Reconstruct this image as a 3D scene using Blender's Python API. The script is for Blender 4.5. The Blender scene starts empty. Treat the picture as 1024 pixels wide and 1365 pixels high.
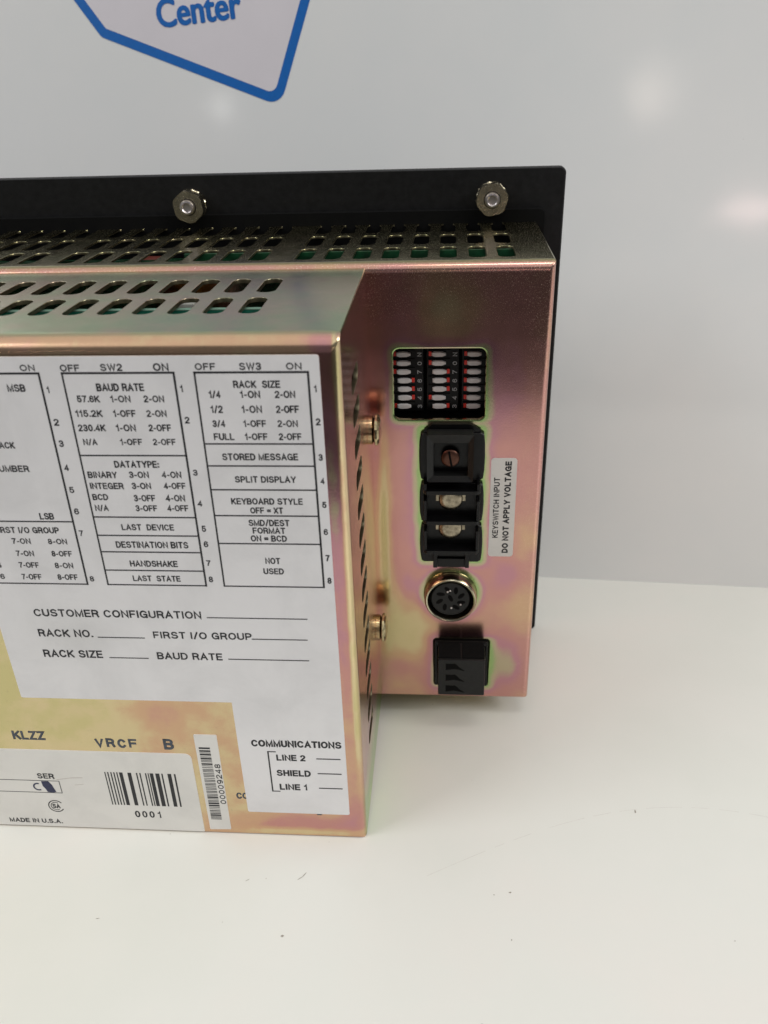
import bpy, bmesh, math, random
from mathutils import Vector, Matrix
from mathutils.geometry import delaunay_2d_cdt
random.seed(7)
S = bpy.context.scene
COL = S.collection
MM = 0.001
TILT = 0.12514686          # the unit rests on its bezel's lower edge and its cover's lower edge
D1, D2, HB, HC, XB = 56.16, 55.58, 135.0, 133.8, -46.06   # cover depth, chassis depth, heights, cover's right face (mm)
R3 = math.radians

# ---------------------------------------------------------------- camera
cam = bpy.data.cameras.new('camera'); co = bpy.data.objects.new('camera', cam); COL.objects.link(co)
cam.sensor_fit = 'HORIZONTAL'; cam.sensor_width = 36.0; cam.lens = 36.0*1120.2/1024.0
cam.clip_start = 0.005; cam.clip_end = 60
Mc = Matrix(((0.9973019, -0.0070110, 0.0730736), (0.0706547, 0.3617960, -0.9295760), (-0.0199205, 0.9322309, 0.3613152)))
co.matrix_world = Matrix.Translation(Vector((-26.166, -172.452, 158.265))*MM) @ Mc.to_4x4()
S.camera = co
cam.dof.use_dof = True; cam.dof.focus_distance = 0.215; cam.dof.aperture_fstop = 32.0

# ---------------------------------------------------------------- world, lamps, exposure
w = bpy.data.worlds.new('World'); S.world = w; w.use_nodes = True
w.node_tree.nodes['Background'].inputs[0].default_value = (0.95, 0.96, 1.0, 1)
w.node_tree.nodes['Background'].inputs[1].default_value = 0.13
def area(name, loc, aim, sx, sy, power, col, spread=math.pi):
    l = bpy.data.lights.new(name, 'AREA'); l.shape = 'RECTANGLE'; l.size = sx; l.size_y = sy; l.energy = power; l.color = col
    l.spread = spread
    o = bpy.data.objects.new(name, l); COL.objects.link(o); o.location = loc
    o.rotation_euler = (Vector(aim)-Vector(loc)).to_track_quat('-Z', 'Y').to_euler(); return o
area('ceiling_glow', (0.0, -1.15, 1.9), (0, -1.15, 0), 4.2, 3.2, 26.0, (1.0, 0.985, 0.955))     # the broad light of a white ceiling
area('ceiling_lamp_over', (0.22, -0.42, 1.5), (0, 0, 0), 0.60, 0.12, 2.2, (1.0, 0.955, 0.90))
area('side_lamp_right', (1.75, -0.85, 1.35), (0, 0, 0), 1.1, 0.9, 24.0, (1.0, 0.985, 0.96))
area('side_lamp_left', (-1.75, -1.0, 1.35), (0, 0, 0), 1.1, 0.9, 19.0, (0.95, 0.98, 1.0))
for nm, P, dv, dist, sx, sy, pw, cl in (
        ('room_lamp_small', (-110.6, 169.2, 187.2), (-0.396, -0.915, 0.082), 3.0, 0.05, 0.03, 0.07, (1.0, 0.97, 0.92)),
        ('room_lamp_warm', (44.0, 156.3, 187.4), (0.044, -0.995, 0.086), 3.2, 0.20, 0.22, 0.19, (1.0, 0.84, 0.72)),
        ('room_lamp_warm_core', (40.0, 156.6, 185.0), (0.040, -0.995, 0.078), 3.2, 0.09, 0.13, 0.08, (1.0, 0.84, 0.72)),
        ('room_lamp_red', (81.3, 153.2, 145.3), (0.152, -0.988, -0.030), 3.2, 0.22, 0.06, 0.40, (1.0, 0.70, 0.66))):
    P = Vector(P)*MM; o_ = area(nm, P+Vector(dv)*dist, P, sx, sy, pw, cl); o_.data.shape = 'ELLIPSE'
S.view_settings.view_transform = 'Standard'; S.view_settings.look = 'None'
S.view_settings.exposure = 0.14; S.view_settings.gamma = 1.0; S.view_settings.use_curve_mapping = False
try:
    S.cycles.max_bounces = 8; S.cycles.use_denoising = True
except Exception: pass

# ---------------------------------------------------------------- tags, roots
def tag(o, label=None, cat=None, group=None, kind=None):
    for k, v in (('label', label), ('category', cat), ('group', group), ('kind', kind)):
        if v: o[k] = v
    return o
def link(name, me, parent=None):
    o = bpy.data.objects.new(name, me); COL.objects.link(o)
    if parent is not None: o.parent = parent
    return o
def at_device(P):     # device mm -> world
    x, y, z = P[0], P[1]+D1, P[2]; c, s = math.cos(TILT), math.sin(TILT)
    return Vector((x, y*c-z*s, y*s+z*c))*MM
unit = bpy.data.objects.new('display_terminal', None); COL.objects.link(unit)
unit.location = at_device((0, 0, 0)); unit.rotation_euler = (TILT, 0, 0); unit.empty_display_size = 0.02
tag(unit, 'zinc-plated display terminal seen from behind, with white switch chart, standing on the bench', 'electronic terminal')

# ---------------------------------------------------------------- node helpers
class NT:
    def __init__(s, name):
        s.m = bpy.data.materials.new(name); s.m.use_nodes = True; s.t = s.m.node_tree
        s.b = s.t.nodes['Principled BSDF']
    def n(s, typ, **kw):
        x = s.t.nodes.new(typ)
        for k, v in kw.items(): setattr(x, k, v)
        return x
    def put(s, sock, v):
        if hasattr(v, 'links') or hasattr(v, 'is_output'): s.t.links.new(v, sock)
        else: sock.default_value = v
    def m_(s, op, a, b=0.0, c=0.0, clamp=False):
        x = s.n('ShaderNodeMath', operation=op, use_clamp=clamp)
        s.put(x.inputs[0], a); s.put(x.inputs[1], b)
        if op in ('MULTIPLY_ADD', 'SMOOTH_MIN'): s.put(x.inputs[2], c)
        return x.outputs[0]
    def add(s, a, b): return s.m_('ADD', a, b)
    def sub(s, a, b): return s.m_('SUBTRACT', a, b)
    def mul(s, a, b): return s.m_('MULTIPLY', a, b)
    def coords(s, obj=None):
        tc = s.n('ShaderNodeTexCoord')
        if obj is not None: tc.object = obj
        v = s.n('ShaderNodeVectorMath', operation='SCALE'); s.t.links.new(tc.outputs['Object'], v.inputs[0]); v.inputs['Scale'].default_value = 1000
        sp = s.n('ShaderNodeSeparateXYZ'); s.t.links.new(v.outputs[0], sp.inputs[0])
        s.v, s.x, s.y, s.z = v.outputs[0], sp.outputs[0], sp.outputs[1], sp.outputs[2]
    def noise(s, scale, detail=3, rough=0.55, vec=None, stretch=None, dist=0.0):
        x = s.n('ShaderNodeTexNoise'); x.inputs['Scale'].default_value = scale; x.inputs['Detail'].default_value = detail
        x.inputs['Roughness'].default_value = rough; x.inputs['Distortion'].default_value = dist
        src = vec or s.v
        if stretch:
            mp = s.n('ShaderNodeVectorMath', operation='MULTIPLY'); s.t.links.new(src, mp.inputs[0]); mp.inputs[1].default_value = stretch; src = mp.outputs[0]
        s.t.links.new(src, x.inputs['Vector']); return x.outputs['Fac']
    def ramp(s, fac, stops, interp='LINEAR'):
        r = s.n('ShaderNodeValToRGB'); r.color_ramp.interpolation = interp; e = r.color_ramp.elements
        while len(e) < len(stops): e.new(0.5)
        for i, (p, c) in enumerate(stops):
            e[i].position = p; e[i].color = (*c, 1) if len(c) == 3 else c
        s.put(r.inputs[0], fac); return r.outputs[0]
    def step(s, v, a, b, lo=0.0, hi=1.0):
        x = s.n('ShaderNodeMapRange', interpolation_type='SMOOTHSTEP'); s.put(x.inputs[0], v)
        for i, q in enumerate((a, b, lo, hi)): x.inputs[i+1].default_value = q
        return x.outputs[0]
    def mix(s, f, a, b, mode='MIX'):
        x = s.n('ShaderNodeMix', data_type='RGBA', blend_type=mode); s.put(x.inputs[0], f)
        s.put(x.inputs[6], a if not isinstance(a, tuple) else (*a[:3], 1)); s.put(x.inputs[7], b if not isinstance(b, tuple) else (*b[:3], 1))
        return x.outputs[2]
    def blob(s, cx, cz, rx, rz, amp, cy=None, ry=1):     # a soft patch in the film's thickness
        dx = s.m_('DIVIDE', s.sub(s.x, cx), rx); dz = s.m_('DIVIDE', s.sub(s.z, cz), rz)
        q = s.add(s.mul(dx, dx), s.mul(dz, dz))
        if cy is not None:
            dy = s.m_('DIVIDE', s.sub(s.y, cy), ry); q = s.add(q, s.mul(dy, dy))
        return s.mul(s.m_('EXPONENT', s.mul(q, -1.0)), amp)
    def rect_d(s, x0, z0, x1, z1):                        # distance outside a rectangle
        ax = s.m_('MAXIMUM', s.sub(s.m_('ABSOLUTE', s.sub(s.x, (x0+x1)/2)), (x1-x0)/2), 0.0)
        az = s.m_('MAXIMUM', s.sub(s.m_('ABSOLUTE', s.sub(s.z, (z0+z1)/2)), (z1-z0)/2), 0.0)
        return s.m_('SQRT', s.add(s.mul(ax, ax), s.mul(az, az)))
    def bump(s, h, strength, dist=0.0002):
        b = s.n('ShaderNodeBump'); b.inputs['Strength'].default_value = strength; b.inputs['Distance'].default_value = dist
        s.put(b.inputs['Height'], h); s.t.links.new(b.outputs[0], s.b.inputs['Normal'])
    def set(s, **kw):
        for k, v in kw.items():
            k = {'base': 'Base Color', 'metal': 'Metallic', 'rough': 'Roughness', 'spec': 'Specular IOR Level', 'coat': 'Coat Weight', 'coat_rough': 'Coat Roughness'}[k]
            if isinstance(v, tuple): v = (*v[:3], 1)
            s.put(s.b.inputs[k], v)
        return s.m

FILM = [(0.0, (0.60, 0.53, 0.27)), (0.12, (0.69, 0.57, 0.34)), (0.26, (0.64, 0.42, 0.27)), (0.42, (0.58, 0.30, 0.27)),
        (0.57, (0.54, 0.27, 0.31)), (0.69, (0.52, 0.44, 0.30)), (0.80, (0.34, 0.48, 0.20)), (0.92, (0.46, 0.66, 0.22)), (1.0, (0.62, 0.66, 0.30))]
def grime(N, base, amt=0.5):
    g = N.noise(0.9, 5, 0.7); f = N.step(g, 0.62, 0.72, 0, amt)
    return N.mix(f, base, (0.30, 0.27, 0.20))

def chassis_material():
    N = NT('iridescent_zinc_chassis'); N.coords(unit)
    n1 = N.noise(0.045, 3, 0.5, dist=0.6); n2 = N.noise(0.16, 3, 0.5)
    t = N.add(0.36, N.add(N.mul(N.sub(n1, 0.5), 0.26), N.mul(N.sub(n2, 0.5), 0.16)))
    d = None
    for r in ((-38.8, 95.2, -17.3, 112.3), (-32.2, 51, -17, 91), (-28.5, 5.5, -13.5, 21.5)):
        q = N.rect_d(*r); d = q if d is None else N.m_('MINIMUM', d, q)
    dx = N.add(N.x, 24.5); dz = N.sub(N.z, 39.0)
    q = N.m_('MAXIMUM', N.sub(N.m_('SQRT', N.add(N.mul(dx, dx), N.mul(dz, dz))), 7.8), 0.0)
    d = N.m_('MINIMUM', d, N.mul(q, 1.4))
    halo = N.m_('EXPONENT', N.mul(N.m_('POWER', N.m_('DIVIDE', d, 3.1), 2.0), -1.0))
    t = N.add(t, N.mul(halo, 0.45))
    for b in ((-43.6, 62, 1.7, 34, -0.42), (-41.5, 30, 3.0, 12, -0.14), (-38.0, 68, 4.5, 22, 0.10), (-35.5, 24, 6, 12, -0.24), (-44.6, 88, 1.6, 18, 0.28),
              (-39, 12, 7, 5, 0.10), (-7, 14, 5, 10, 0.38), (-20, 36, 30, 26, -0.06), (-4.5, 60, 3, 40, -0.05), (-9, 82, 8, 28, 0.12), (-10, 50, 6, 10, 0.08), (-44, 34, 2.2, 7, 0.22), (-8, 45, 5, 5, 0.18), (-37, 42, 3, 5, 0.26), (-37, 121, 6, 9, 0.14), (-27, 123, 7, 8, -0.20), (-10, 105, 8, 14, 0.10)):
        t = N.add(t, N.blob(*b))
    top = N.mul(N.step(N.z, 133.8, 134.9), N.step(N.y, 0.5, 2.0))
    base = N.ramp(t, FILM, 'EASE')
    base = N.mix(N.mul(N.step(N.y, 0.12, 0.3), N.mul(N.step(N.x, -4, -6), N.step(N.z, 130, 128))), base, (0.80, 0.66, 0.40))  # bright gold on opening walls: ceiling reflection put into the base colour
    tt = N.add(0.10, N.mul(N.sub(N.noise(0.14, 3), 0.5), 1.1))
    base = N.mix(top, base, N.ramp(tt, [(0, (0.30, 0.28, 0.14)), (0.4, (0.34, 0.28, 0.15)), (0.7, (0.32, 0.22, 0.16)), (1, (0.23, 0.27, 0.14))]))  # olive top film, darkened in colour for the black bezel's reflection
    base = grime(N, base, 0.30)
    # fine pale scratches, densest near the right fold and the top
    sc = N.noise(3.2, 3, 0.7, stretch=(2.2, 1, 0.7)); edge = N.add(N.mul(N.step(N.x, -9, -1), 0.9), N.mul(N.step(N.z, 112, 132), 0.8))
    scm = N.mul(N.step(sc, 0.60, 0.66), N.m_('MINIMUM', N.add(edge, 0.04), 1.0))
    base = N.mix(N.mul(scm, 0.55), base, (0.90, 0.80, 0.66))
    N.set(base=base, metal=1.0, rough=N.add(N.add(0.15, N.mul(n2, 0.10)), N.mul(scm, 0.25)))
    N.bump(N.add(N.noise(1.6, 4, 0.6), N.mul(sc, 0.5)), 0.10, 0.00008)
    return N.m

def cover_material():
    N = NT('iridescent_zinc_cover'); N.coords(unit)
    n1 = N.noise(0.05, 3, 0.5, dist=0.8); n2 = N.noise(0.20, 4, 0.6)
    t = N.add(0.17, N.add(N.mul(N.sub(n1, 0.5), 0.34), N.mul(N.sub(n2, 0.5), 0.22)))
    for b in ((-60, 2, 22, 9, 0.26), (-49, 95, 3.0, 45, 0.46), (-49, 20, 3.2, 40, 0.11), (-140, 50, 22, 40, -0.14), (-110, 38, 20, 8, -0.06), (-95, 40, 6, 5, 0.18), (-60, 1.5, 18, 1.6, -0.35)):
        t = N.add(t, N.blob(*b))
    t = N.add(t, N.mul(N.step(N.z, 129.6, 131.5), 0.07))
    base = N.ramp(t, FILM, 'EASE')
    t = N.sub(t, N.mul(N.mul(N.step(N.x, -48.0, -47.2), N.step(N.z, 12, 45)), 0.26))  # right fold's gold highlight painted in as film colour
    base = N.ramp(t, FILM, 'EASE')
    side = N.mul(N.step(N.x, -47.6, -46.4), N.step(N.y, -56.0, -53.6))
    ts = N.add(N.add(N.mul(N.step(N.z, 30, 2), 0.42), 0.42), N.mul(N.sub(n1, 0.5), 0.4))
    ts = N.sub(ts, N.mul(N.step(N.z, 112, 60), N.mul(N.step(N.z, 20, 50), 0.14)))
    base = N.mix(side, base, N.ramp(ts, FILM, 'EASE'))
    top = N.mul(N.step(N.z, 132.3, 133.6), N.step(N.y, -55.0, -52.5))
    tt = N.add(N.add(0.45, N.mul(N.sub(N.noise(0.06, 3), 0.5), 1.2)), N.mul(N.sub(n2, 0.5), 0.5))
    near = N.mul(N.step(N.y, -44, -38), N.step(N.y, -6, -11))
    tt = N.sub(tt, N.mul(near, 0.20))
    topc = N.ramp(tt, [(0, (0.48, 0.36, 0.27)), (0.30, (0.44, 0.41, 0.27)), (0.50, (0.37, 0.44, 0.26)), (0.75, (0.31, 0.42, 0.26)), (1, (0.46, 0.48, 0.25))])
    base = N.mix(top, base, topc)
    base = grime(N, base, 0.28)
    scuff = N.noise(2.0, 4, 0.75, stretch=(1, 1, 1))
    base = N.mix(N.step(scuff, 0.67, 0.74, 0, 0.35), base, (0.75, 0.70, 0.60))
    N.set(base=base, metal=1.0, rough=N.add(0.15, N.mul(n2, 0.12)))
    N.bump(N.noise(1.4, 4, 0.6), 0.10, 0.00008)
    return N.m

def simple(name, col, rough=0.5, metal=0.0, var=0.12, scale=0.6, bump=0.0, spec=0.5, bscale=3.0, coat=0.0):
    N = NT(name); N.coords(unit)
    n = N.noise(scale, 4, 0.6)
    lo = tuple(c*(1-var) for c in col); hi = tuple(min(1, c*(1+var)) for c in col)
    N.set(base=N.ramp(n, [(0.3, lo), (0.7, hi)]), rough=N.add(rough-0.04, N.mul(N.noise(scale*2.3, 3), 0.08)), metal=metal, spec=spec, coat=coat)
    if bump: N.bump(N.noise(bscale, 4, 0.6), bump, 0.0001)
    return N.m
def paper(name, col, dirt=0.25):
    N = NT(name); N.coords(unit)
    g = N.noise(0.055, 5, 0.62, dist=0.4); f = N.noise(0.8, 4, 0.7)
    base = N.ramp(g, [(0.30, tuple(c*0.90 for c in col)), (0.55, col), (0.8, tuple(min(1, c*1.03) for c in col))])
    base = N.mix(N.step(f, 0.66, 0.80, 0, dirt), base, (0.36, 0.34, 0.30))
    base = N.mix(N.blob(-112, 64, 10, 8, 0.16), base, (0.34, 0.34, 0.30))
    N.set(base=base, rough=0.42, spec=0.4)
    N.bump(N.noise(0.5, 3), 0.05, 0.0001); return N.m

M_CH = chassis_material(); M_CV = cover_material()
M_BEZ = simple('black_textured_bezel_paint', (0.006, 0.006, 0.0065), 0.55, var=0.4, scale=0.5, bump=0.35, bscale=2.2, spec=0.22)
M_BLK = simple('black_plastic', (0.0035, 0.0035, 0.004), 0.30, var=0.3, scale=0.4, bump=0.12, spec=0.28)
M_MATTE = simple('matt_black', (0.004, 0.004, 0.004), 0.9, spec=0.1)
M_GREYP = simple('charcoal_plastic', (0.009, 0.0095, 0.0095), 0.40, var=0.2, bump=0.1, spec=0.3)
M_CUT = simple('shaded_sheared_edge', (0.16, 0.14, 0.09), 0.45, metal=1.0, var=0.3)  # raw cut edges, with the slots' shade darkened into the colour
M_NUT = simple('zinc_plated_steel', (0.50, 0.45, 0.33), 0.26, metal=1.0, var=0.2, scale=0.9, bump=0.15)
M_STUD = simple('steel_stud', (0.62, 0.58, 0.58), 0.32, metal=1.0, bump=0.2)
M_GOLD = simple('yellow_zinc_screw', (0.50, 0.42, 0.25), 0.22, metal=1.0, var=0.45, scale=0.9, bump=0.6, bscale=0.9)
M_COPPER = simple('tarnished_copper_screw', (0.11, 0.055, 0.04), 0.38, metal=1.0, bump=0.2)
M_NICK = simple('nickel_terminal_screw', (0.30, 0.26, 0.19), 0.26, metal=1.0, var=0.5, scale=0.7, bump=0.5, bscale=0.5)
M_RING = simple('nickel_socket_ring', (0.52, 0.48, 0.35), 0.20, metal=1.0, var=0.1)
M_PCB = simple('green_circuit_board', (0.012, 0.17, 0.11), 0.45, var=0.3, scale=0.5)
M_PCBD = simple('dark_green_circuit_board', (0.002, 0.042, 0.014), 0.45, var=0.5, scale=0.5)
M_FR4 = simple('pale_board_edge', (0.13, 0.24, 0.18), 0.6)
M_YEL = simple('yellow_capacitor', (0.55, 0.38, 0.05), 0.4)
M_REDC = simple('red_component', (0.16, 0.03, 0.02), 0.4)
M_PALE = simple('pale_component', (0.55, 0.55, 0.50), 0.5)
M_WSW = simple('white_switch_plastic', (0.60, 0.59, 0.585), 0.35, var=0.08)
M_RSW = simple('red_switch_paint', (0.60, 0.03, 0.02), 0.4)
M_LAB = paper('white_label_paper', (0.76, 0.745, 0.75))
M_LAB2 = paper('warm_white_label', (0.72, 0.70, 0.665), 0.35)
M_INK = simple('black_ink', (0.010, 0.010, 0.014), 0.5, var=0.4, scale=2.0)
M_INKG = simple('faint_grey_ink', (0.16, 0.17, 0.18), 0.5)
M_NUM = simple('grey_switch_print', (0.30, 0.32, 0.33), 0.5)
M_INKS = simple('stamped_blue_black_ink', (0.05, 0.06, 0.08), 0.5, var=0.6, scale=2.0)
M_PEN = simple('blue_black_pen_ink', (0.012, 0.016, 0.06), 0.45)
M_BLUE = simple('blue_print', (0.003, 0.115, 0.42), 0.35, var=0.05)
M_STK = simple('white_sticker_vinyl', (0.66, 0.625, 0.66), 0.35, var=0.02, scale=0.05)

# ---------------------------------------------------------------- mesh helpers (all in mm, scaled when built)
def build(name, verts, faces, mat, parent=None, smooth=None, wn=False, mats=None):
    me = bpy.data.meshes.new(name); me.from_pydata([tuple(c*MM for c in v) for v in verts], [], faces)
    return finish(name, me, mat, parent, smooth, wn)
def finish(name, me, mat, parent, smooth, wn=False):
    me.validate(); me.update()
    if mat: me.materials.append(mat)
    if smooth is not None:
        for p in me.polygons: p.use_smooth = True
        me.set_sharp_from_angle(angle=R3(smooth))
    if wn: even_normals(me, R3(smooth or 38))
    return link(name, me, parent)
def even_normals(me, lim):
    """Flat panels keep their own normal right up to the fold; folds blend into them."""
    me.update(); P = me.polygons; near = [[] for _ in me.vertices]
    for p in P:
        for v in p.vertices: near[v].append(p.index)
    N_ = [p.normal.copy() for p in P]; A_ = [p.area for p in P]; C_ = math.cos(lim)
    flat = [max(abs(c) for c in n) > 0.99999 for n in N_]
    out = [None]*len(me.loops)
    for p in P:
        n0 = N_[p.index]
        for li in p.loop_indices:
            if flat[p.index]: out[li] = n0; continue
            v = me.loops[li].vertex_index; acc = Vector((0, 0, 0)); best = None
            for q in near[v]:
                if N_[q].dot(n0) > C_:
                    acc += N_[q]*A_[q]
                    if flat[q] and (best is None or A_[q] > best[0]): best = (A_[q], N_[q])
            out[li] = best[1] if best else acc.normalized()
    me.normals_split_custom_set(out)
class Bag:
    def __init__(s): s.v, s.f = [], []
    def add(s, v, f, M=None):
        k = len(s.v); s.v += [tuple(M @ Vector(q)) if M is not None else tuple(q) for q in v]; s.f += [tuple(i+k for i in g) for g in f]; return s
    def box(s, lo, hi, bev=0.0, seg=2, M=None):
        bm = bmesh.new(); bmesh.ops.create_cube(bm, size=1)
        for v in bm.verts:
            for i in range(3): v.co[i] = (lo[i]+hi[i])/2+v.co[i]*(hi[i]-lo[i])
        if bev: bmesh.ops.bevel(bm, geom=list(bm.edges), offset=bev, segments=seg, affect='EDGES', profile=0.5)
        bm.verts.index_update(); s.add([v.co[:] for v in bm.verts], [[v.index for v in f.verts] for f in bm.faces], M); bm.free(); return s
    def prism(s, loop, a, b, axis='y', cap=(True, True), inset=0.0, insz=0.0):   # loop of (u,v); axis y: (x,z)
        n = len(loop)
        def P(u, v, t): return (u, t, v) if axis == 'y' else ((t, u, v) if axis == 'x' else (u, v, t))
        rings = [[P(u, v, a) for u, v in loop]]
        if inset:
            cx = sum(p[0] for p in loop)/n; cy = sum(p[1] for p in loop)/n
            def sh(u, v):
                L = math.hypot(u-cx, v-cy) or 1; k = (L-inset)/L; return cx+(u-cx)*k, cy+(v-cy)*k
            t2 = b + (insz if a > b else -insz)
            rings.append([P(u, v, t2) for u, v in loop]); rings.append([P(*sh(u, v), b) for u, v in loop])
        else: rings.append([P(u, v, b) for u, v in loop])
        V = [q for r in rings for q in r]; F = []
        for k in range(len(rings)-1):
            for i in range(n): j = (i+1) % n; F.append((k*n+i, k*n+j, (k+1)*n+j, (k+1)*n+i))
        if cap[0]: F.append(tuple(range(n))[::-1])
        if cap[1]: F.append(tuple((len(rings)-1)*n+i for i in range(n)))
        return s.add(V, F)
    def lathe(s, prof, c, axis='y', n=32, cap=True):      # prof: (radius, offset along axis)
        V, F = [], []
        for r, h in prof:
            for i in range(n):
                a = 2*math.pi*i/n; u, v = r*math.cos(a), r*math.sin(a)
                V.append({'y': (c[0]+u, c[1]+h, c[2]+v), 'x': (c[0]+h, c[1]+u, c[2]+v), 'z': (c[0]+u, c[1]+v, c[2]+h)}[axis])
        for k in range(len(prof)-1):
            for i in range(n): j = (i+1) % n; F.append((k*n+i, k*n+j, (k+1)*n+j, (k+1)*n+i))
        if cap: F.append(tuple((len(prof)-1)*n+i for i in range(n)))
        return s.add(V, F)
    def done(s, name, mat, parent=None, smooth=30, wn=False):
        o = build(name, s.v, s.f, mat, None, None); me = o.data
        bm = bmesh.new(); bm.from_mesh(me); bmesh.ops.recalc_face_normals(bm, faces=bm.faces); bm.to_mesh(me); bm.free()
        if smooth is not None:
            for p in me.polygons: p.use_smooth = True
            me.set_sharp_from_angle(angle=R3(smooth))
        if smooth is not None: even_normals(me, R3(smooth))
        if parent is not None: o.parent = parent
        return o
def rrect(u0, v0, u1, v1, r, n=5):
    out = []
    for cu, cv, a0 in ((u1-r, v1-r, 0), (u0+r, v1-r, 90), (u0+r, v0+r, 180), (u1-r, v0+r, 270)):
        for i in range(n+1):
            a = R3(a0+90*i/n); out.append((cu+r*math.cos(a), cv+r*math.sin(a)))
    return out
def rpoly(pts, rad, n=6):                                  # polygon with rounded corners
    out = []; k = len(pts)
    for i in range(k):
        p = Vector(pts[i]); a = (Vector(pts[i-1])-p).normalized(); b = (Vector(pts[(i+1) % k])-p).normalized()
        r = rad[i] if isinstance(rad, (list, tuple)) else rad
        if r <= 0: out.append(tuple(p)); continue
        half = a.angle(b)/2; t = r/math.tan(half); c = p+(a+b).normalized()*(r/math.sin(half))
        p0 = p+a*t; p1 = p+b*t; a0 = math.atan2((p0-c).y, (p0-c).x); a1 = math.atan2((p1-c).y, (p1-c).x); dd = (a1-a0+math.pi) % (2*math.pi)-math.pi
        for j in range(n+1): q = a0+dd*j/n; out.append((c.x+r*math.cos(q), c.y+r*math.sin(q)))
    return out

AX = {'front': (1, -1, lambda u, v, t: (u, t, v)), 'top': (2, 1, lambda u, v, t: (u, v, t)), 'right': (0, 1, lambda u, v, t: (t, u, v))}
def sheet_box(name, lo, hi, radii, holes, mat, parent, drop=('back',), thick=1.0, ch=0.30):
    """A folded sheet-metal box: folds rounded by their own radius, openings cut with rolled rims and the sheet's thickness."""
    bm = bmesh.new(); bmesh.ops.create_cube(bm, size=1)
    for v in bm.verts:
        for i in range(3): v.co[i] = (lo[i]+hi[i])/2+v.co[i]*(hi[i]-lo[i])
    lay = bm.edges.layers.float.new('bevel_weight_edge'); mx = max(radii.values())
    def key(e):
        out = []
        for nm, (ax, sg, _) in AX.items():
            t = hi[ax] if sg > 0 else lo[ax]
            if all(abs(v.co[ax]-t) < 1e-5 for v in e.verts): out.append(nm)
        if all(abs(v.co[2]-lo[2]) < 1e-5 for v in e.verts): out.append('bottom')
        return '-'.join(sorted(out))
    for e in bm.edges: e[lay] = radii.get(key(e), 0.0)/mx
    me = bpy.data.meshes.new('tmp'); bm.to_mesh(me); bm.free()
    o = bpy.data.objects.new('tmp', me); COL.objects.link(o)
    m = o.modifiers.new('b', 'BEVEL'); m.width = mx; m.limit_method = 'WEIGHT'; m.segments = 7; m.offset_type = 'OFFSET'
    bpy.context.view_layer.update()
    ev = o.evaluated_get(bpy.context.evaluated_depsgraph_get()); me2 = bpy.data.meshes.new_from_object(ev)
    bpy.data.objects.remove(o); bpy.data.meshes.remove(me)
    bm = bmesh.new(); bm.from_mesh(me2); bpy.data.meshes.remove(me2)
    bm.normal_update()
    def big(ax, sg):
        fs = [f for f in bm.faces if f.normal[ax]*sg > 0.999]; return max(fs, key=lambda f: f.calc_area())
    if 'back' in drop: bmesh.ops.delete(bm, geom=[big(1, 1)], context='FACES')
    extra = []
    for nm, hl in holes.items():
        ax, sg, to3 = AX[nm]; f = big(ax, sg); t = hi[ax] if sg > 0 else lo[ax]
        iu, iv = {'front': (0, 2), 'top': (0, 1), 'right': (1, 2)}[nm]
        outer = [(v.co[iu], v.co[iv]) for v in f.verts]
        if sum(outer[i-1][0]*outer[i][1]-outer[i][0]*outer[i-1][1] for i in range(len(outer))) < 0: outer.reverse()
        bmesh.ops.delete(bm, geom=[f], context='FACES_ONLY')
        pts = [Vector(p) for p in outer]; loops = [list(range(len(outer)))]
        for (u0, v0, u1, v1, r) in hl:
            ch = 0.5 if nm == 'front' else 0.22
            big_l = rrect(u0-ch, v0-ch, u1+ch, v1+ch, r+ch); small = rrect(u0, v0, u1, v1, r)
            k = len(pts); pts += [Vector(p) for p in big_l]; loops.append(list(range(k, k+len(big_l))))
            mid = rrect(u0-ch*0.3, v0-ch*0.3, u1+ch*0.3, v1+ch*0.3, r+ch*0.3)
            rings = [[to3(*p, t) for p in big_l], [to3(*p, t-sg*ch*0.3) for p in mid], [to3(*p, t-sg*ch) for p in small], [to3(*p, t-sg*(0.55 if (nm == 'top' and name == 'chassis') else thick)) for p in small]]
            extra.append((rings, nm))
        vs, _, fs, *_ = delaunay_2d_cdt(pts, [], loops, 2, 1e-6)
        nv = [bm.verts.new(to3(v.x, v.y, t)) for v in vs]
        want = Vector((0, 0, 0)); want[ax] = sg
        for tri in fs:
            try: nf = bm.faces.new([nv[i] for i in tri])
            except ValueError: continue
            nf.normal_update()
            if nf.normal.dot(want) < 0: nf.normal_flip()
    for rings, nm in extra:
        rv = [[bm.verts.new(p) for p in r] for r in rings]; n = len(rv[0])
        for j, (a, b) in enumerate(zip(rv, rv[1:])):
            for i in range(n):
                nf = bm.faces.new((a[i], a[(i+1) % n], b[(i+1) % n], b[i])); nf.material_index = 1 if ((j == 2 and nm != 'front') or nm == 'right') else 0
    bmesh.ops.remove_doubles(bm, verts=bm.verts, dist=2e-4)
    bmesh.ops.recalc_face_normals(bm, faces=bm.faces)
    f = max(bm.faces, key=lambda f: -f.normal[1]*f.calc_area())
    for v in bm.verts: v.co *= MM
    me = bpy.data.meshes.new(name); bm.to_mesh(me); bm.free()
    o = finish(name, me, mat, parent, 38, True); me.materials.append(M_CUT); return o

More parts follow.
